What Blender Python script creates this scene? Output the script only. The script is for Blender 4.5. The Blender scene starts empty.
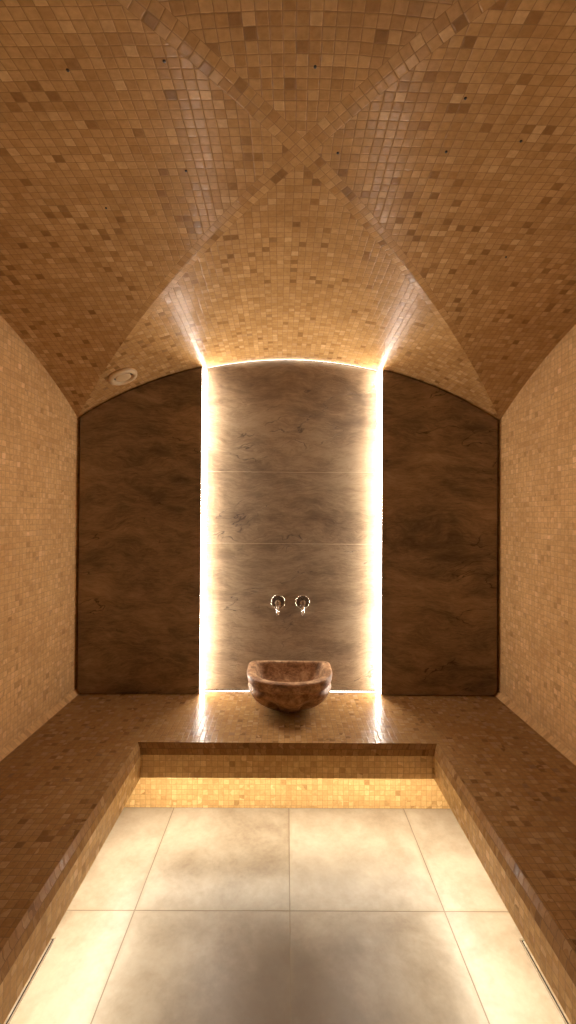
import bpy, bmesh, math, random
from mathutils import Vector, Matrix
random.seed(7)
C = bpy.context.scene
COL = C.collection
PI = math.pi

# ------------------------------------------------------------------ room measures (metres; bench top is z = 0)
HW = 1.18            # half width of the room
YB = 2.452           # plane of the dark side panels
YR = 2.530           # masonry behind the panels
YC = 1.108           # centre of the groin vault
LH = YB - YC         # half length of the bay
YF = YC - LH         # front wall
ZS = 1.537           # springing of the vault
SAG = 0.351          # rise of the arches
DOME = 0.037         # extra rise at the crossing
XO = 0.0213          # the crossing sits a little off centre
ZF = -0.418          # floor
BX, BY = 0.637, 1.918   # inner edge of the bench
LIP = 0.143          # thickness of the bench lip
RX, RY = 0.857, 2.140   # recessed plinth under the bench
PITCH = 0.0252       # mosaic pitch
RAD = (HW*HW + SAG*SAG)/(2*SAG)

def prof(t):
    return math.sqrt(RAD*RAD - (t*HW)**2) - (RAD - SAG)
def arcu(t):
    return RAD*math.asin(t*HW/RAD)
def archz(x):
    return ZS + prof(x/HW)

# ------------------------------------------------------------------ helpers
def obj(name, bm, mat=None, parent=None, smooth=False):
    me = bpy.data.meshes.new(name)
    bm.normal_update()
    bm.to_mesh(me); bm.free()
    if mat: me.materials.append(mat)
    if smooth:
        for p in me.polygons: p.use_smooth = True
    o = bpy.data.objects.new(name, me)
    COL.objects.link(o)
    if parent: o.parent = parent
    return o
def tag(o, label=None, cat=None, group=None, kind=None):
    if label: o['label'] = label
    if cat: o['category'] = cat
    if group: o['group'] = group
    if kind: o['kind'] = kind
    return o
def empty(name, loc, label, cat, group=None):
    o = bpy.data.objects.new(name, None); COL.objects.link(o)
    o.location = loc; o.empty_display_size = .05
    return tag(o, label, cat, group)
def struct(name, bm, mat, smooth=False):
    return tag(obj(name, bm, mat, None, smooth), kind='structure')
def uvl(bm): return bm.loops.layers.uv.get('UVMap') or bm.loops.layers.uv.new('UVMap')
def quad(bm, pts, uvs=None):
    vs = [bm.verts.new(p) for p in pts]
    f = bm.faces.new(vs)
    if uvs:
        l = uvl(bm)
        for lp, uv in zip(f.loops, uvs): lp[l].uv = uv
    return f
def add_box(bm, a, b, bevel=0, seg=2):
    r = bmesh.ops.create_cube(bm, size=1)
    vs = r['verts']
    for v in vs:
        v.co = Vector([a[i] + (v.co[i]+.5)*(b[i]-a[i]) for i in range(3)])
    if bevel:
        es = list({e for v in vs for e in v.link_edges})
        bmesh.ops.bevel(bm, geom=es, offset=bevel, segments=seg, affect='EDGES', profile=.5)
def lathe(bm, pr, n=40, axis='Y', cap=True):
    """pr: list of (radius, distance along axis); revolved about the axis through the origin"""
    rings = []
    for r, d in pr:
        ring = []
        for k in range(n):
            a = 2*PI*k/n
            if axis == 'Y': co = (r*math.cos(a), d, r*math.sin(a))
            else: co = (r*math.cos(a), r*math.sin(a), d)
            ring.append(bm.verts.new(co))
        rings.append(ring)
    for i in range(len(rings)-1):
        for k in range(n):
            bm.faces.new((rings[i][k], rings[i][(k+1) % n], rings[i+1][(k+1) % n], rings[i+1][k]))
    if cap:
        bm.faces.new(rings[0]); bm.faces.new(rings[-1][::-1])
    bmesh.ops.recalc_face_normals(bm, faces=bm.faces[:])
def add_tube(bm, pts, rads, n=16):
    """tube with round section through the points"""
    rings = []
    for i, p in enumerate(pts):
        p = Vector(p)
        d = (Vector(pts[min(i+1, len(pts)-1)]) - Vector(pts[max(i-1, 0)])).normalized()
        s = Vector((1, 0, 0)) if abs(d.x) < .9 else Vector((0, 1, 0))
        u = d.cross(s).normalized(); w = d.cross(u)
        rings.append([bm.verts.new(p + rads[i]*(math.cos(2*PI*k/n)*u + math.sin(2*PI*k/n)*w)) for k in range(n)])
    for a, b in zip(rings, rings[1:]):
        for k in range(n): bm.faces.new((a[k], a[(k+1) % n], b[(k+1) % n], b[k]))
    bm.faces.new(rings[0][::-1]); bm.faces.new(rings[-1])
    bmesh.ops.recalc_face_normals(bm, faces=bm.faces[:])
def prism_xz(bm, outline, y0, y1):
    """closed outline in x,z extruded from y0 to y1"""
    a = [bm.verts.new((x, y0, z)) for x, z in outline]
    b = [bm.verts.new((x, y1, z)) for x, z in outline]
    bm.faces.new(a); bm.faces.new(b[::-1])
    n = len(a)
    for i in range(n): bm.faces.new((a[i], b[i], b[(i+1) % n], a[(i+1) % n]))
    bmesh.ops.recalc_face_normals(bm, faces=bm.faces[:])

# ------------------------------------------------------------------ materials
class NT:
    def __init__(s, name):
        s.m = bpy.data.materials.new(name); s.m.use_nodes = True
        s.t = s.m.node_tree; s.t.nodes.clear()
        s.out = s.n('ShaderNodeOutputMaterial')
    def n(s, typ, **kw):
        nd = s.t.nodes.new(typ)
        for k, v in kw.items(): setattr(nd, k, v)
        return nd
    def set(s, sock, v):
        if isinstance(v, bpy.types.NodeSocket): s.t.links.new(v, sock)
        elif v is not None: sock.default_value = v
    def math(s, op, a, b=None, c=None, clamp=False):
        nd = s.n('ShaderNodeMath', operation=op, use_clamp=clamp)
        s.set(nd.inputs[0], a)
        if b is not None: s.set(nd.inputs[1], b)
        if c is not None: s.set(nd.inputs[2], c)
        return nd.outputs[0]
    def vmath(s, op, a, b=None):
        nd = s.n('ShaderNodeVectorMath', operation=op)
        s.set(nd.inputs[0], a)
        if b is not None: s.set(nd.inputs[1], b)
        return nd.outputs[0]
    def sep(s, v):
        nd = s.n('ShaderNodeSeparateXYZ'); s.set(nd.inputs[0], v); return nd.outputs
    def comb(s, x, y, z=0.0):
        nd = s.n('ShaderNodeCombineXYZ'); s.set(nd.inputs[0], x); s.set(nd.inputs[1], y); s.set(nd.inputs[2], z); return nd.outputs[0]
    def noise(s, v, scale, detail=4, rough=.55, dist=0.0):
        nd = s.n('ShaderNodeTexNoise'); s.set(nd.inputs['Vector'], v)
        nd.inputs['Scale'].default_value = scale; nd.inputs['Detail'].default_value = detail
        nd.inputs['Roughness'].default_value = rough; nd.inputs['Distortion'].default_value = dist
        return nd.outputs
    def ramp(s, f, stops, interp='LINEAR'):
        nd = s.n('ShaderNodeValToRGB'); nd.color_ramp.interpolation = interp
        e = nd.color_ramp.elements
        while len(e) > 1: e.remove(e[-1])
        e[0].position, e[0].color = stops[0][0], (*stops[0][1], 1)
        for p, c in stops[1:]:
            k = e.new(p); k.color = (*c, 1)
        s.set(nd.inputs[0], f); return nd.outputs[0]
    def mix(s, f, a, b, mode='MIX'):
        nd = s.n('ShaderNodeMix', data_type='RGBA', blend_type=mode)
        s.set(nd.inputs[0], f)
        s.set(nd.inputs[6], a if isinstance(a, bpy.types.NodeSocket) else (*a, 1))
        s.set(nd.inputs[7], b if isinstance(b, bpy.types.NodeSocket) else (*b, 1))
        return nd.outputs[2]
    def maprange(s, v, a, b, c, d, smooth=False):
        nd = s.n('ShaderNodeMapRange'); nd.clamp = True
        if smooth: nd.interpolation_type = 'SMOOTHSTEP'
        s.set(nd.inputs[0], v)
        for i, q in enumerate((a, b, c, d)): s.set(nd.inputs[i+1], q)
        return nd.outputs[0]
    def bsdf(s, col, rough=.5, metal=0.0, normal=None, spec=.5):
        b = s.n('ShaderNodeBsdfPrincipled')
        s.set(b.inputs['Base Color'], col if isinstance(col, bpy.types.NodeSocket) else (*col, 1))
        s.set(b.inputs['Roughness'], rough); s.set(b.inputs['Metallic'], metal)
        b.inputs['Specular IOR Level'].default_value = spec
        if normal is not None: s.set(b.inputs['Normal'], normal)
        s.t.links.new(b.outputs[0], s.out.inputs[0]); return b
    def bump(s, h, dist=.002, strength=1.0):
        b = s.n('ShaderNodeBump'); b.inputs['Distance'].default_value = dist
        b.inputs['Strength'].default_value = strength
        s.set(b.inputs['Height'], h); return b.outputs[0]

def mosaic(name, seed=0.0, band=False, dark=.05, gain=1.0, soft=0.0, tint=None, spec=.11):
    s = NT(name)
    uv = s.n('ShaderNodeUVMap', uv_map='UVMap').outputs[0]
    p = s.vmath('SCALE', uv); p.node.inputs[3].default_value = 1/PITCH
    if band:   # two soldier rows of stones follow the groins
        bv = s.n('ShaderNodeUVMap', uv_map='groin').outputs[0]
        q = s.vmath('SCALE', bv); q.node.inputs[3].default_value = 1/PITCH
        qs = s.sep(q)
        lim = 1.12/PITCH
        isA = s.math('MULTIPLY', s.math('LESS_THAN', s.math('ABSOLUTE', qs[0]), 1.0), s.math('LESS_THAN', s.math('ABSOLUTE', qs[1]), lim))
        isB = s.math('MULTIPLY', s.math('LESS_THAN', s.math('ABSOLUTE', qs[1]), 1.0), s.math('LESS_THAN', s.math('ABSOLUTE', qs[0]), lim))
        isb = s.math('MAXIMUM', isA, isB)
        qa = s.comb(qs[1], qs[0]); qb = s.vmath('ADD', s.comb(qs[0], qs[1]), (500.0, 0.0, 0.0))
        mab = s.n('ShaderNodeMix', data_type='VECTOR'); s.set(mab.inputs[0], isA); s.set(mab.inputs[4], qb); s.set(mab.inputs[5], qa)
        q = mab.outputs[1]
        mv = s.n('ShaderNodeMix', data_type='VECTOR')
        s.set(mv.inputs[0], isb); s.set(mv.inputs[4], p)
        s.set(mv.inputs[5], s.vmath('ADD', q, (300.0, 200.0, 0.0)))
        p = mv.outputs[1]
    # hand-laid wobble
    w = s.noise(p, .35, 2)[1]
    w = s.vmath('SCALE', s.vmath('SUBTRACT', w, (.5, .5, .5))); w.node.inputs[3].default_value = .22
    if band:
        wm = s.vmath('MULTIPLY', w, s.comb(1.0, s.math('SUBTRACT', 1.0, isb), 0.0)); w = wm
    p2 = s.vmath('ADD', p, w)
    cell = s.vmath('FLOOR', p2)
    fr = s.sep(s.vmath('FRACTION', p2))
    wn = s.n('ShaderNodeTexWhiteNoise', noise_dimensions='3D')
    s.set(wn.inputs['Vector'], s.vmath('ADD', cell, (seed, seed*1.7, .5)))
    rnd, rcol = wn.outputs[0], wn.outputs[1]
    rc = s.sep(rcol)
    g = gain
    d = dark
    col = s.ramp(rnd, [(0, (.26*g, .135*g, .052*g)), (d*.8, (.34*g, .18*g, .074*g)), (d*1.1, (.45*g, .25*g, .106*g)),
                       (.25, (.51*g, .295*g, .132*g)), (.75, (.58*g, .350*g, .163*g)), (.94, (.64*g, .40*g, .20*g)), (1, (.74*g, .49*g, .27*g))])
    col = s.mix(soft, col, (.57*g, .342*g, .158*g))
    # stone clouding inside and across stones
    cl = s.noise(p, 1.7, 4, .6)[0]
    col = s.mix(1.0, col, s.ramp(cl, [(.25, (.82, .80, .77)), (.75, (1.12, 1.12, 1.12))]), 'MULTIPLY')
    big = s.noise(p, .09, 3)[0]
    col = s.mix(1.0, col, s.ramp(big, [(.3, (.90, .88, .86)), (.7, (1.06, 1.06, 1.06))]), 'MULTIPLY')
    ex = s.math('SUBTRACT', .5, s.math('ABSOLUTE', s.math('SUBTRACT', fr[0], .5)))
    ey = s.math('SUBTRACT', .5, s.math('ABSOLUTE', s.math('SUBTRACT', fr[1], .5)))
    e = s.math('MINIMUM', ex, ey)
    wob = s.math('MULTIPLY', s.noise(p, 2.2, 2)[0], .055)
    e = s.math('SUBTRACT', e, wob)
    stone = s.maprange(e, -.012, .026, 0, 1, True)
    grout = s.mix(s.noise(p, 3)[0], (.25*g, .135*g, .056*g), (.36*g, .205*g, .088*g))
    grout = s.mix(soft*.55, grout, (.50*g, .295*g, .133*g))
    col = s.mix(stone, grout, col)
    if tint: col = s.mix(1.0, col, tint, 'MULTIPLY')
    # relief: grout joint, pillowed edge, each stone tipped a little
    ed = s.maprange(e, .0, .10, 0, 1, True)
    tx = s.math('MULTIPLY', s.math('SUBTRACT', fr[0], .5), s.math('SUBTRACT', rc[0], .5))
    ty = s.math('MULTIPLY', s.math('SUBTRACT', fr[1], .5), s.math('SUBTRACT', rc[1], .5))
    h = s.math('ADD', s.math('MULTIPLY', ed, .7), s.math('MULTIPLY', s.math('ADD', tx, ty), 1.7))
    h = s.math('ADD', h, s.math('MULTIPLY', s.noise(p, 5, 3)[0], .35))
    nrm = s.bump(h, .0005, .8)
    rg = s.math('ADD', s.math('MULTIPLY', rc[2], .12), .17)
    rg = s.math('ADD', rg, s.math('MULTIPLY', s.math('SUBTRACT', 1.0, stone), .35))
    s.bsdf(col, rg, normal=nrm, spec=spec)
    return s.m

def slate(name, tones, bumpd=.004, seed=0.0, rough=.5, joint=None):
    s = NT(name)
    co = s.n('ShaderNodeTexCoord').outputs['Object']
    v = s.vmath('ADD', co, (seed, seed*.37, seed*.71))
    warp = s.noise(s.vmath('MULTIPLY', v, (1.2, 1.2, 2.2)), 1.3, 4)[1]
    wv = s.vmath('SCALE', s.vmath('SUBTRACT', warp, (.5, .5, .5))); wv.node.inputs[3].default_value = .26
    v2 = s.vmath('MULTIPLY', s.vmath('ADD', v, wv), (1.0, 1.0, 2.3))
    n1 = s.noise(s.vmath('ADD', v2, s.comb(0.0, 0.0, s.math('MULTIPLY', s.sep(v2)[0], .45))), 1.5, 9, .68)[0]
    n2 = s.noise(s.vmath('MULTIPLY', v2, (1.0, 1.0, 1.5)), 5.0, 9, .72, .2)[0]
    n3 = s.noise(s.vmath('MULTIPLY', v2, (1.0, 1.0, 3.5)), 24, 6, .7)[0]
    f = s.math('ADD', s.math('MULTIPLY', n1, .48), s.math('ADD', s.math('MULTIPLY', n2, .32), s.math('MULTIPLY', n3, .20)))
    a, b, c_, d = tones
    col = s.ramp(f, [(.36, a), (.455, b), (.54, c_), (.64, d)])
    # cleft lines
    r = s.math('ABSOLUTE', s.math('SUBTRACT', s.noise(s.vmath('ADD', s.vmath('MULTIPLY', v2, (1.0, 1.0, 1.7)), s.comb(0.0, 0.0, s.math('MULTIPLY', s.sep(v2)[0], -.9))), 1.2, 5, .5)[0], .5))
    cleft = s.maprange(r, 0.0, .0045, 1, 0, True)
    gate = s.maprange(s.noise(v, 3.1, 2)[0], .46, .56, 0, 1, True)
    cleft = s.math('MULTIPLY', cleft, gate)
    col = s.mix(s.math('MULTIPLY', cleft, .7), col, tuple(x*.4 for x in a))
    h = s.math('ADD', s.math('MULTIPLY', n2, .6), s.math('MULTIPLY', n3, .5))
    h = s.math('ADD', h, s.math('MULTIPLY', n1, 1.6))
    h = s.math('SUBTRACT', h, s.math('MULTIPLY', cleft, .35))
    if joint is not None:
        z = s.sep(co)[2]
        for jz in joint:
            dz = s.math('ABSOLUTE', s.math('SUBTRACT', z, jz))
            j = s.maprange(dz, .0008, .0022, 1, 0, True)
            col = s.mix(s.math('MULTIPLY', j, .45), col, tuple(min(1, x*1.7) for x in d))
            h = s.math('SUBTRACT', h, s.math('MULTIPLY', j, .6))
    s.bsdf(col, rough, normal=s.bump(h, bumpd, .9), spec=.4)
    return s.m

def floor_mat():
    s = NT('porcelain_floor')
    co = s.n('ShaderNodeTexCoord').outputs['Object']
    T = .5548
    p = s.vmath('ADD', co, (-.0091, -RY, 0.0))
    p = s.vmath('SCALE', p); p.node.inputs[3].default_value = 1/T
    cell = s.vmath('FLOOR', p)
    fr = s.sep(s.vmath('FRACTION', p))
    wn = s.n('ShaderNodeTexWhiteNoise', noise_dimensions='3D')
    s.set(wn.inputs['Vector'], s.vmath('ADD', cell, (3.2, 1.7, .5)))
    off = s.vmath('SCALE', wn.outputs[1]); off.node.inputs[3].default_value = 9.0
    q = s.vmath('ADD', co, off)
    n1 = s.noise(q, 2.6, 7, .62, .5)[0]
    n2 = s.noise(q, 9, 6, .65, .3)[0]
    n3 = s.noise(q, 60, 4, .6)[0]
    f = s.math('ADD', s.math('MULTIPLY', n1, .6), s.math('ADD', s.math('MULTIPLY', n2, .28), s.math('MULTIPLY', n3, .12)))
    col = s.ramp(f, [(.34, (.20, .155, .110)), (.45, (.29, .24, .178)), (.55, (.36, .31, .24)), (.68, (.43, .38, .305))])
    ex = s.math('SUBTRACT', .5, s.math('ABSOLUTE', s.math('SUBTRACT', fr[0], .5)))
    ey = s.math('SUBTRACT', .5, s.math('ABSOLUTE', s.math('SUBTRACT', fr[1], .5)))
    e = s.math('MINIMUM', ex, ey)
    j = s.maprange(e, .0026, .0046, 1, 0, True)
    # cloudy darker patch in the middle of the floor
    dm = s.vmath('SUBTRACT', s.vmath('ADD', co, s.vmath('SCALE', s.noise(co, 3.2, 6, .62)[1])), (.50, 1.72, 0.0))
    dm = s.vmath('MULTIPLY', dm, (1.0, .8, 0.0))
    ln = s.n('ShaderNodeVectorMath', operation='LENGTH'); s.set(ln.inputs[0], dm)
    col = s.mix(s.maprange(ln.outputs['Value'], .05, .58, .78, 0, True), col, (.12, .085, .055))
    # dirt gathers along the joints
    dirt = s.math('MULTIPLY', s.maprange(e, .003, .035, 1, 0, True), s.maprange(n2, .42, .62, 0, 1, True))
    col = s.mix(s.math('MULTIPLY', dirt, .35), col, (.20, .15, .09))
    col = s.mix(j, col, (.17, .125, .08))
    h = s.math('SUBTRACT', s.math('MULTIPLY', n2, .25), j)
    rg = s.math('ADD', s.math('MULTIPLY', n1, .3), .20)
    s.bsdf(col, rg, normal=s.bump(h, .0012, .7), spec=.45)
    return s.m

def plain(name, col, rough=.5, metal=0.0, spec=.5, nz=0):
    s = NT(name)
    c = col
    nrm = None
    if nz:
        co = s.n('ShaderNodeTexCoord').outputs['Object']
        n = s.noise(co, nz, 4)[0]
        c = s.mix(n, tuple(x*.85 for x in col), tuple(min(1, x*1.1) for x in col))
        nrm = s.bump(n, .0004, .4)
    s.bsdf(c, rough, metal, nrm, spec); return s.m

def basin_mat():
    s = NT('red_marble')
    co = s.n('ShaderNodeTexCoord').outputs['Object']
    n1 = s.noise(co, 13, 7, .65, .9)[0]
    n2 = s.noise(s.vmath('MULTIPLY', co, (1, 1, 1.6)), 34, 6, .7, .5)[0]
    f = s.math('ADD', s.math('MULTIPLY', n1, .62), s.math('MULTIPLY', n2, .38))
    col = s.ramp(f, [(.36, (.10, .048, .022)), (.45, (.24, .125, .062)), (.52, (.38, .215, .11)), (.59, (.52, .33, .185)), (.68, (.66, .47, .29))])
    v = s.math('ABSOLUTE', s.math('SUBTRACT', s.noise(co, 8, 6, .6, 1.2)[0], .5))
    col = s.mix(s.math('MULTIPLY', s.maprange(v, 0, .012, 1, 0, True), .5), col, (.07, .028, .016))
    s.bsdf(col, .5, normal=s.bump(n2, .002, .6), spec=.3)
    return s.m

def emit(name, col, strength):
    s = NT(name)
    e = s.n('ShaderNodeEmission'); e.inputs[0].default_value = (*col, 1); e.inputs[1].default_value = strength
    s.t.links.new(e.outputs[0], s.out.inputs[0]); return s.m

M_vault = mosaic('mosaic_vault', 3.0, True, .05, .82, .2, (1.03, 1.0, .86), .05)
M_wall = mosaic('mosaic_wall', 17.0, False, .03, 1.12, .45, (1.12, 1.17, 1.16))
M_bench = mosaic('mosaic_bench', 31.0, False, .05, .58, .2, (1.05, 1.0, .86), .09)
M_plinth = mosaic('mosaic_plinth', 47.0, False, .035, 1.08, .3, (.98, 1.07, 1.0))
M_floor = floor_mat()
M_dark = slate('dark_slate', ((.075, .054, .037), (.20, .145, .098), (.36, .262, .178), (.54, .41, .29)), .006, 2.3, .55)
M_light = slate('pale_slate', ((.095, .058, .031), (.20, .130, .072), (.32, .222, .130), (.41, .298, .185)), .0045, 8.4, .5, joint=(.838, 1.245))
M_back = plain('backing_render', (.05, .035, .025), .9, nz=20)
M_chrome = plain('chrome', (.86, .84, .80), .07, 1.0)
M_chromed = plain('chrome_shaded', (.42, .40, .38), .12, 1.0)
M_satin = plain('satin_chrome', (.95, .94, .92), .24, 1.0)
M_steel = plain('brushed_steel', (.62, .60, .57), .3, 1.0)
M_black = plain('slot_black', (.012, .011, .010), .6)
M_basin = basin_mat()
M_cream = plain('cream_plastic', (.62, .44, .25), .45, nz=30)
M_hole = plain('pinhole_lens', (.03, .02, .012), .35)
M_wood = plain('door_oak', (.16, .085, .04), .5, nz=6)
WHITE = (1.0, .92, .82)
WARM = (1.0, .89, .70)
M_led = emit('led_white', WHITE, 72.0)
M_ledt = emit('led_white_thin', WHITE, 5.0)
M_leda = emit('led_white_arch', WHITE, 8.0)
M_ledw = emit('led_warm', WARM, 85.0)

# ------------------------------------------------------------------ vault (ceiling)
def cell_pt(cell, t, s_):
    if cell in ('back', 'front'):
        d = 1 if cell == 'back' else -1
        return (s_*t*HW + XO*(1-t), YC + d*LH*t, ZS + prof(abs(s_)*t) + DOME*(1-t*t))
    d = 1 if cell == 'right' else -1
    return (d*HW*t + XO*(1-t), YC + s_*t*LH, ZS + prof(abs(s_)*t) + DOME*(1-t*t))
def vault():
    bm = bmesh.new(); l1 = bm.loops.layers.uv.new('UVMap'); l2 = bm.loops.layers.uv.new('groin')
    N = 56; D = math.hypot(HW, LH)
    for cell in ('back', 'front', 'left', 'right'):
        def info(t, s_):
            x, y, z = cell_pt(cell, t, s_)
            ax, ay = (s_*t*HW, LH*t) if cell in ('back', 'front') else (HW*t, s_*t*LH)
            if cell in ('back', 'front'): uv = (arcu(s_*t) + 20, ay*(1 if cell == 'back' else -1) + 40)
            else: uv = (ax*(1 if cell == 'right' else -1) + 60, s_*t*LH*1.03 + 80)
            gx = ax*(1 if cell != 'left' else -1); gy = ay*(1 if cell != 'front' else -1)
            return (x, y, z), uv, ((gx*LH - gy*HW)/D, (gx*LH + gy*HW)/D)
        grid = {}
        for i in range(N+1):
            t = max(i/N, 1e-4)
            for j in range(N+1):
                s_ = -1 + 2*j/N
                P, uv, gr = info(t, s_)
                grid[i, j] = (bm.verts.new(P), uv, gr)
        for i in range(N):
            for j in range(N):
                q = [grid[i, j], grid[i+1, j], grid[i+1, j+1], grid[i, j+1]]
                f = bm.faces.new([k[0] for k in q])
                for lp, k in zip(f.loops, q):
                    lp[l1].uv = k[1]; lp[l2].uv = k[2]
                f.smooth = True
        # extension of the barrel over the lit niche
        if cell == 'back':
            for j in range(N):
                a, b = -1+2*j/N, -1+2*(j+1)/N
                q = []
                for s_, y in ((a, YB), (a, YR), (b, YR), (b, YB)):
                    q.append(((s_*HW, y, archz(s_*HW)), (arcu(s_)+20, LH + y-YB + 40), (3, 3)))
                f = bm.faces.new([bm.verts.new(k[0]) for k in q])
                for lp, k in zip(f.loops, q): lp[l1].uv = k[1]; lp[l2].uv = k[2]
                f.smooth = True
    # weld inside each cell only happens through shared verts; orient downwards
    for f in bm.faces:
        f.normal_update()
        if f.normal.z > 0: f.normal_flip()
    o = struct('ceiling', bm, M_vault)
    return o
vault()

# ------------------------------------------------------------------ side walls with lunette tops
def side_wall(name, sx):
    bm = bmesh.new(); uvl(bm)
    N = 60
    ys = [YF + (YR-YF)*k/N for k in range(N+1)]
    def top(y):
        t = min(abs(y-YC)/LH, 1.0); return ZS + prof(t)
    th = .12
    for a, b in zip(ys, ys[1:]):
        quad(bm, [(sx*HW, a, ZF), (sx*HW, b, ZF), (sx*HW, b, top(b)), (sx*HW, a, top(a))],
             [(a+5, ZF+5), (b+5, ZF+5), (b+5, top(b)+5), (a+5, top(a)+5)])
        quad(bm, [(sx*(HW+th), a, ZF), (sx*(HW+th), b, ZF), (sx*(HW+th), b, top(b)), (sx*(HW+th), a, top(a))],
             [(0, 0)]*4)
        quad(bm, [(sx*HW, a, top(a)), (sx*HW, b, top(b)), (sx*(HW+th), b, top(b)), (sx*(HW+th), a, top(a))], [(0, 0)]*4)
    for f in bm.faces:
        f.normal_update()
        if abs(f.normal.x) > .5 and abs(f.verts[0].co.x) < HW+.01 and f.normal.x*sx > 0: f.normal_flip()
    struct(name, bm, M_wall)
side_wall('wall_left', -1); side_wall('wall_right', 1)

# coved row of stones where the bench meets each side wall
def cove(name, sx):
    bm = bmesh.new(); uvl(bm)
    c = .024
    x0, x1 = sx*(HW-.0005), sx*(HW-c)
    quad(bm, [(x0, YF+.002, c), (x0, YR-.02, c), (x1, YR-.02, .0006), (x1, YF+.002, .0006)],
         [(YF+9, 0.0012), (YR+9, 0.0012), (YR+9, PITCH*.96), (YF+9, PITCH*.96)])
    quad(bm, [(x0, YR-.02, c), (x0, YR-.02, .0006), (x1, YR-.02, .0006)], [(0, 0)]*3)
    quad(bm, [(x0, YF+.002, c), (x0, YF+.002, .0006), (x1, YF+.002, .0006)], [(0, 0)]*3)
    for f in bm.faces:
        f.normal_update()
        if f.normal.z < 0: f.normal_flip()
    struct(name, bm, M_wall)
cove('trim_1', -1); cove('trim_2', 1)

# back wall (masonry behind the slabs) and front wall with its doorway behind the viewer
def wall_slab(name, y0, y1, mat, hole=None):
    bm = bmesh.new(); uvl(bm)
    N = 40
    xs = sorted(set([-HW + 2*HW*k/N for k in range(N+1)] + (list(hole[:2]) if hole else [])))
    for a, b in zip(xs, xs[1:]):
        z0 = ZF
        if hole and a >= hole[0]-1e-6 and b <= hole[1]+1e-6: z0 = hole[2]
        za, zb = archz(a), archz(b)
        P = [(a, z0), (b, z0), (b, zb), (a, za)]
        quad(bm, [(x, y0, z) for x, z in P], [(x+7, z+7) for x, z in P])
        quad(bm, [(x, y1, z) for x, z in P], [(x+7, z+7) for x, z in P])
        quad(bm, [(a, y0, z0), (b, y0, z0), (b, y1, z0), (a, y1, z0)], [(0, 0)]*4)
        quad(bm, [(a, y0, za), (b, y0, zb), (b, y1, zb), (a, y1, za)], [(0, 0)]*4)
    struct(name, bm, mat)
wall_slab('wall_back', YR, YR+.1, M_back)
wall_slab('wall_front', YF, YF-.12, M_dark, (-.42, .42, 1.60))  # unseen wall; its dark slate finish is picked to cut bounced light
bm = bmesh.new(); add_box(bm, (-.418, YF-.07, ZF), (.418, YF-.03, 1.598), .003)
dr = struct('door_1', bm, M_wood)
bm = bmesh.new(); add_tube(bm, [(.34, YF-.028, .55), (.34, YF+.01, .55), (.34, YF+.01, .75), (.34, YF-.028, .75)], [.009]*4); obj('door_handle', bm, M_steel, dr)

# ------------------------------------------------------------------ floor
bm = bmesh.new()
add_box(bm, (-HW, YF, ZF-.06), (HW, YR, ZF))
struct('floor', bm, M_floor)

# ------------------------------------------------------------------ tiled bench (one U-shaped thing)
bench = empty('mosaic_bench', (0, (BY+YR)/2, ZF), 'U-shaped built-in bench covered in small tan mosaic stones round three sides of the sunken floor', 'bench')
def under(o, par):
    o.parent = par; o.matrix_parent_inverse = Matrix.Translation(-Vector(par.location)); return o
E0 = [(.020, 0.0), (.0070, -.0200), (0.0, -.044), (0.0, -LIP), (.020, -LIP)]   # offset outwards, height
def upath(o, oy=None):
    oy = o if oy is None else oy
    return [(-BX-o, YF+.002), (-BX-o, BY+oy), (BX+o, BY+oy), (BX+o, YF+.002)]
# top
bm = bmesh.new(); uvl(bm)
o0 = E0[0][0]; XI = BX+o0; YI = BY+o0
for (x0, x1, y0, y1) in ((-HW+.002, -XI, YF+.002, YI), (XI, HW-.002, YF+.002, YI), (-HW+.002, HW-.002, YI, YR-.001)):
    P = [(x0, y0), (x1, y0), (x1, y1), (x0, y1)]
    quad(bm, [(x, y, 0) for x, y in P], [(x+11.003, y+11) for x, y in P])
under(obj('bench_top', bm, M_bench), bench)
# rounded nosing and lip
bm = bmesh.new(); uvl(bm)
vv = 0
for ei, ((oa, za), (ob, zb)) in enumerate(zip(E0[:-1], E0[1:])):
    if ei == 2:
        under(obj('bench_edge', bm, M_bench), bench); bm = bmesh.new(); uvl(bm)
    L = PITCH if vv < 2*PITCH-.001 else math.hypot(oa-ob, za-zb)
    va, vb = vv, vv+L
    A, B = upath(oa), upath(ob)
    u = 0
    for k in range(3):
        ln = math.hypot(A[k+1][0]-A[k][0], A[k+1][1]-A[k][1])
        quad(bm, [(*A[k], za), (*A[k+1], za), (*B[k+1], zb), (*B[k], zb)],
             [(u+2, va+2*PITCH*40), (u+ln+2, va+2*PITCH*40), (u+ln+2, vb+2*PITCH*40), (u+2, vb+2*PITCH*40)])
        u += ln
    vv = vb
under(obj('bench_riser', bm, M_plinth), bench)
# underside + recessed plinth
bm = bmesh.new(); uvl(bm)
A = upath(.020); B = [(-RX, YF+.002), (-RX, RY), (RX, RY), (RX, YF+.002)]
for k in range(3):
    quad(bm, [(*A[k], -LIP), (*A[k+1], -LIP), (*B[k+1], -LIP), (*B[k], -LIP)],
         [(A[k][0]+3, A[k][1]+3), (A[k+1][0]+3, A[k+1][1]+3), (B[k+1][0]+3, B[k+1][1]+3), (B[k][0]+3, B[k][1]+3)])
    ln = math.hypot(B[k+1][0]-B[k][0], B[k+1][1]-B[k][1])
    quad(bm, [(*B[k], -LIP), (*B[k+1], -LIP), (*B[k+1], ZF), (*B[k], ZF)],
         [(k*7+.01, -LIP+9), (k*7+ln+.01, -LIP+9), (k*7+ln+.01, ZF+9), (k*7+.01, ZF+9)])
under(obj('bench_plinth', bm, M_plinth), bench)

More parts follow.
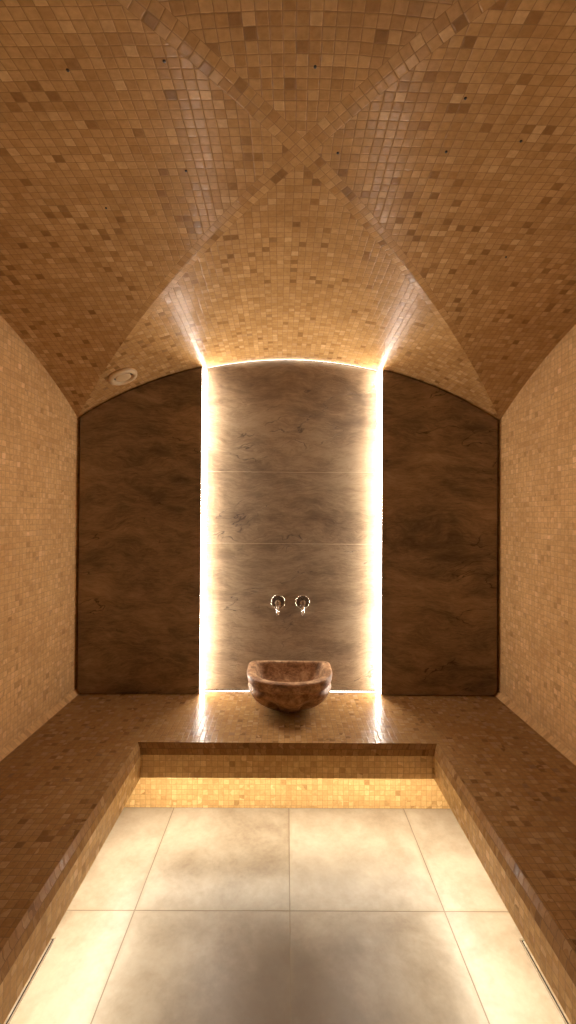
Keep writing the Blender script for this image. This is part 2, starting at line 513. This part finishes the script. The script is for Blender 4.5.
# warm LED profiles under the bench lip
def under_strip(label, a, b):
    c = ((a[0]+b[0])/2, (a[1]+b[1])/2, -LIP)
    t = empty('under_bench_light', c, label, 'light strip')
    w = .009
    dx, dy = b[0]-a[0], b[1]-a[1]
    hx, hy = (abs(dx)/2 or w), (abs(dy)/2 or w)
    bm = bmesh.new(); add_box(bm, (-hx-.003*(hx == w), -hy-.003*(hy == w), -.005), (hx+.003*(hx == w), hy+.003*(hy == w), 0))
    obj('housing', bm, M_steel, t)
    bm = bmesh.new(); quad(bm, [(-hx, -hy, -.0056), (-hx, hy, -.0056), (hx, hy, -.0056), (hx, -hy, -.0056)]); obj('diffuser', bm, M_ledw, t)
SO = .050
under_strip('warm light strip under the left arm of the bench', (-BX-SO, YF+.05), (-BX-SO, BY+.02))
under_strip('warm light strip under the right arm of the bench', (BX+SO, YF+.05), (BX+SO, BY+.02))
under_strip('warm light strip under the back run of the bench, below the basin', (-BX-SO+.03, BY+SO), (BX+SO-.03, BY+SO))

# ------------------------------------------------------------------ linear drains at the floor edges
def drain(label, x0, sx):
    L = 1.36; yE = 1.480
    t = empty('linear_drain', (x0, yE-L/2, ZF), label, 'drain')
    bm = bmesh.new(); add_box(bm, (-.0165, -L/2, .0), (.0165, L/2, .0012)); obj('channel', bm, M_black, t)
    bm = bmesh.new()
    add_box(bm, (-.0165, -L/2, .0012), (-.0140, L/2, .0030)); add_box(bm, (.0140, -L/2, .0012), (.0165, L/2, .0030))
    add_box(bm, (-.0165, L/2-.003, .0012), (.0165, L/2, .0030)); add_box(bm, (-.0165, -L/2, .0012), (.0165, -L/2+.003, .0030))
    obj('frame', bm, M_steel, t)
    bm = bmesh.new(); add_box(bm, (-.0085, -L/2+.006, .0012), (.0085, L/2-.006, .0032), .0005, 1)
    obj('grate_cover', bm, M_steel, t)
drain('long narrow steel slot drain in the floor along the left bench', -.7895, -1)
drain('long narrow steel slot drain in the floor along the right bench', .7945, 1)

# ------------------------------------------------------------------ stone slabs on the back wall
XS = .016
XG = .504      # half width of the lit niche
def side_panel(label, sx):
    xa, xb = XG + sx*XS, HW-.014
    out = []
    zb = .004
    r = .030
    # bottom inner, bottom outer (rounded), up, arch back
    out.append((xa, zb))
    for k in range(7):
        a = -PI/2 + PI/2*k/6
        out.append((xb-r + r*math.cos(a), zb+r + r*math.sin(a)))
    N = 24
    for k in range(N+1):
        x = xb + (xa-xb)*k/N
        out.append((x, archz(x) - .006))
    out = [(sx*x, z) for x, z in out]
    bm = bmesh.new(); prism_xz(bm, out, YB, YR-.003)
    o = obj('stone_panel', bm, M_dark)
    return tag(o, label, 'wall panel')
side_panel('dark brown slate panel on the back wall, left of the lit niche', -1)
side_panel('dark brown slate panel on the back wall, right of the lit niche', 1)
PX = .494; YP = 2.502
out = [(XS-PX, .010), (XS+PX, .010)] + [(XS + PX - 2*PX*k/32, archz(XS + PX - 2*PX*k/32) - .007) for k in range(33)]
bm = bmesh.new(); prism_xz(bm, out, YP, YP+.024)
tag(obj('stone_panel', bm, M_light), 'pale arched slate panel in the lit niche behind the basin', 'wall panel')

# LED profiles framing the centre panel
def niche_strip(label, sx):
    t = empty('niche_light', (XS + sx*XG, YP, 0), label, 'light strip')
    z0, z1 = .004, archz(XG+abs(XS)) - .006
    def pr(name, pts, mat):
        bm = bmesh.new()
        a = [bm.verts.new((sx*x, y, z0)) for x, y in pts]; b = [bm.verts.new((sx*x, y, z1)) for x, y in pts]
        bm.faces.new(a); bm.faces.new(b)
        for i in range(len(a)): bm.faces.new((a[i], a[(i+1) % len(a)], b[(i+1) % len(a)], b[i]))
        bmesh.ops.recalc_face_normals(bm, faces=bm.faces[:])
        obj(name, bm, mat, t)
    pr('diffuser', [(-.0012, -.047), (-.019, -.018), (-.0012, -.018)], M_led)
    pr('housing', [(-.0010, -.0175), (-.0120, -.0175), (-.0120, -.0010), (-.0010, -.0010)], M_steel)
niche_strip('bright vertical light strip along the left edge of the niche', -1)
niche_strip('bright vertical light strip along the right edge of the niche', 1)
# thin line at the foot and along the arch
t = empty('sill_light', (XS, YP, 0), 'thin bright light strip along the foot of the niche panel', 'light strip')
bm = bmesh.new(); add_box(bm, (-PX+.010, -.006, .0006), (PX-.010, -.001, .0046)); obj('diffuser', bm, M_ledt, t)
t = empty('arch_light', (XS, YP, ZS+SAG), 'thin light strip curving over the arched top of the niche panel', 'light strip')
bm = bmesh.new(); N = 32
for k in range(N):
    xa, xb = -PX + 2*PX*k/N, -PX + 2*PX*(k+1)/N
    za, zb = archz(XS+xa)-ZS-SAG, archz(XS+xb)-ZS-SAG
    quad(bm, [(xa, -.009, za-.0050), (xb, -.009, zb-.0050), (xb, -.0005, zb-.0010), (xa, -.0005, za-.0010)])
obj('diffuser', bm, M_leda, t)

# ------------------------------------------------------------------ basin
def basin():
    cx, cy = .010, 2.300
    t = empty('wash_basin', (cx, cy, 0), 'carved D-shaped brown marble hammam basin resting on the bench in front of the niche', 'basin')
    N = 96
    # D outline: unit shape, flat at the back (+y), round at the front
    def outline(a, rx, ryf, ryb):
        c, s_ = math.cos(a), math.sin(a)
        if s_ <= 0:
            e = 2/2.25
            return rx*math.copysign(abs(c)**e, c), -ryf*abs(s_)**e
        e = 2/9.0
        return rx*math.copysign(abs(c)**e, c), ryb*abs(s_)**e
    def ring(bm, z, rx, ryf, ryb, amp=0, lobes=0, tilt=0.0, oy=0):
        vs = []
        for k in range(N):
            a = 2*PI*k/N
            x, y = outline(a, rx, ryf, ryb)
            x *= .965; g = 1.0
            if amp:
                front = max(0.0, -math.sin(a) + .35); front = min(1, front*1.6)
                # fluted hollows between rounded lobes
                w = abs(math.cos(lobes*(a+PI/2)/2))
                g = 1 - amp*front*(1 - w**.7)
            vs.append(bm.verts.new((x*g, y*g+oy, z + tilt*(-y))))
        return vs
    H = .190
    prof_out = [  # z, rx, ryf, ryb, amp, oy
        (.000, .085, .075, .070, 0, .02), (.004, .105, .092, .085, .02, .02), (.022, .138, .120, .100, .24, .012), (.045, .174, .154, .118, .34, .006),
        (.070, .202, .182, .128, .30, 0), (.092, .220, .199, .134, .15, 0), (.108, .227, .206, .137, .03, 0), (.120, .224, .203, .138, .0, 0),
        (.130, .212, .192, .137, 0, 0), (.136, .211, .191, .137, 0, 0), (.145, .222, .203, .139, 0, 0), (.160, .227, .208, .140, 0, 0), (.180, .230, .211, .141, 0, 0),
        (.187, .2285, .2095, .140, 0, 0), (.190, .224, .205, .137, 0, 0)]
    prof_in = [(.190, .190, .178, .128, 0, 0), (.186, .184, .172, .124, 0, 0), (.165, .178, .166, .121, 0, 0), (.130, .168, .155, .116, 0, 0),
               (.090, .145, .132, .104, 0, 0), (.055, .110, .100, .085, 0, 0), (.040, .070, .062, .055, 0, 0), (.036, .022, .022, .022, 0, 0)]
    bm = bmesh.new()
    rings = [ring(bm, z, rx, rf, rb, amp, 7, 0, oy) for z, rx, rf, rb, amp, oy in prof_out + prof_in]
    for v in bm.verts: v.co.z *= 1.035
    for a, b in zip(rings, rings[1:]):
        for k in range(N): bm.faces.new((a[k], a[(k+1) % N], b[(k+1) % N], b[k]))
    bm.faces.new(rings[0][::-1]); bm.faces.new(rings[-1])
    bmesh.ops.recalc_face_normals(bm, faces=bm.faces[:])
    o = obj('bowl', bm, M_basin, t, smooth=True)
    sb = o.modifiers.new('sub', 'SUBSURF'); sb.levels = 1; sb.render_levels = 1
    bm = bmesh.new(); lathe(bm, [(.019, .0365), (.021, .040), (.018, .042), (.006, .0405)], 24, 'Z'); obj('drain_fitting', bm, M_chromed, t)
basin()

# ------------------------------------------------------------------ taps
def tap(x, z, label, flip):
    t = empty('wall_tap', (x, YP, z), label, 'tap', None)
    bm = bmesh.new(); lathe(bm, [(.0400, 0), (.0405, -.004), (.0400, -.0075), (.0382, -.0100), (.0362, -.0100), (.0345, -.0078), (.0335, -.0048), (.018, -.0045)], 48)
    obj('escutcheon', bm, M_chrome, t, True)
    bm = bmesh.new(); lathe(bm, [(.0333, -.0046), (.0333, -.0052), (.0160, -.0056), (.0160, -.0048)], 48)
    obj('dark_plate', bm, M_chromed, t)['label'] = 'dark inner disc of the escutcheon'
    bm = bmesh.new(); lathe(bm, [(.0165, -.005), (.0165, -.040), (.0150, -.044), (.0120, -.046)], 32)
    obj('valve_body', bm, M_chrome, t, False)
    # handle: two little upright bars on a cross foot
    bm = bmesh.new()
    for dx in (-.0085, .0085):
        add_box(bm, (dx-.0032, -.060, -.012), (dx+.0032, -.046, .017), .0015)
    add_box(bm, (-.0190 if flip else -.013, -.058, -.017), (.013 if flip else .0190, -.046, -.010), .0015)
    obj('handle', bm, M_satin, t)
    # spout turning down
    bm = bmesh.new()
    pts = [(0, -.030, -.012), (0, -.034, -.024), (0, -.036, -.036), (0, -.036, -.066)]
    add_tube(bm, pts, [.0105, .0105, .0100, .0100], 24)
    sp = obj('spout', bm, M_satin, t, True)
    bm = bmesh.new(); add_tube(bm, [(0, -.036, -.0655), (0, -.036, -.0665)], [.0072, .0072], 20)
    obj('nozzle', bm, M_black, sp)
tap(-.0570, .5080, 'chrome wall tap above the basin, left of the pair', False)
tap(.0830, .5085, 'chrome wall tap above the basin, right of the pair', True)

# ------------------------------------------------------------------ camera model (also used to find where a sight line meets the vault)
F, PIT, ROL, YAW = 439.6, -.0084, .0067, .0034
CAM = Vector((-.012, 0, .997))
def rot():
    cy, sy = math.cos(YAW), math.sin(YAW)
    cp, sp = math.cos(PIT), math.sin(PIT)
    cr, sr = math.cos(ROL), math.sin(ROL)
    rx = Vector((cy, -sy, 0)); ry0 = Vector((sy, cy, 0)); rz0 = Vector((0, 0, 1))
    ry = cp*ry0 - sp*rz0; rz = sp*ry0 + cp*rz0
    return cr*rx + sr*rz, cr*rz - sr*rx, -ry
RT, UP, BK = rot()

# ceiling fixtures: position (x, y) on the vault, height and normal from the vault itself
def vault_at(x, y):
    best = None
    ly = (y - YC)/LH
    for it in range(1):
        t = abs(ly)
        for _ in range(30):
            lx = (x - XO*(1-t))/HW
            t = max(abs(lx), abs(ly))
        sm = min(abs(lx), abs(ly))
    return ZS + prof(min(sm, 1)) + DOME*(1-min(t, 1)**2)
def frame_at(x, y):
    e = .004
    dx = (vault_at(x+e, y)-vault_at(x-e, y))/(2*e); dy = (vault_at(x, y+e)-vault_at(x, y-e))/(2*e)
    n = Vector((dx, dy, -1)).normalized()
    return Vector((x, y, vault_at(x, y))), n
def place(o, x, y, off=0.0):
    p, n = frame_at(x, y)
    o.location = p + n*off
    o.rotation_euler = n.to_track_quat('Z', 'Y').to_euler()

vent = empty('ceiling_vent', (0, 0, 0), 'small round cream ceiling fitting above the left dark panel', 'vent')
bm = bmesh.new(); lathe(bm, [(.074, -.003), (.076, .006), (.072, .016), (.060, .021), (.052, .018), (.0475, .008), (.0470, -.003)], 48, 'Z')
obj('outer_ring', bm, M_cream, vent, True)
bm = bmesh.new(); lathe(bm, [(.0468, -.002), (.0468, .004), (.040, .004), (.040, -.002)], 40, 'Z'); obj('shadow_gap', bm, M_black, vent)
bm = bmesh.new(); lathe(bm, [(.0398, -.001), (.0398, .013), (.036, .0155), (.010, .0165)], 40, 'Z'); obj('centre_disc', bm, M_cream, vent)
place(vent, -.864, 2.267, .0005)

# pin-hole star lights scattered over the vault
stars = [(-.468, .898), (-.265, .881), (.041, .899), (.375, .957), (.555, 1.065), (-.288, 1.174), (-.555, 1.303), (.731, 1.490), (.113, 1.115), (.386, 1.104)]
bm = bmesh.new(); lathe(bm, [(.0034, -.001), (.0034, .0010), (.0024, .0022), (.0008, .0024)], 12, 'Z')
s0 = obj('star_light', bm, M_hole)
tag(s0, 'tiny dark pinhole star light set among the vault mosaic', 'star light', 'pinhole star lights in the vault')
for k, (x, y) in enumerate(stars):
    s = s0 if k == 0 else s0.copy()
    if k: COL.objects.link(s)
    place(s, x, y, .0003)

# ------------------------------------------------------------------ camera
cam_d = bpy.data.cameras.new('camera'); cam = bpy.data.objects.new('camera', cam_d); COL.objects.link(cam)
cam_d.sensor_fit = 'VERTICAL'; cam_d.sensor_height = 24; cam_d.lens = F*24/1024
cam_d.clip_start = .02
m = Matrix.Identity(4)
for i in range(3):
    m[i][0] = RT[i]; m[i][1] = UP[i]; m[i][2] = BK[i]; m[i][3] = CAM[i]
cam.matrix_world = m
C.camera = cam

w = bpy.data.worlds.new('world'); C.world = w; w.use_nodes = True
w.node_tree.nodes['Background'].inputs[0].default_value = (0, 0, 0, 1)
w.node_tree.nodes['Background'].inputs[1].default_value = 0
C.view_settings.view_transform = 'Standard'; C.view_settings.look = 'None'
C.view_settings.gamma = 1; C.view_settings.use_curve_mapping = False
C.view_settings.exposure = 0.0
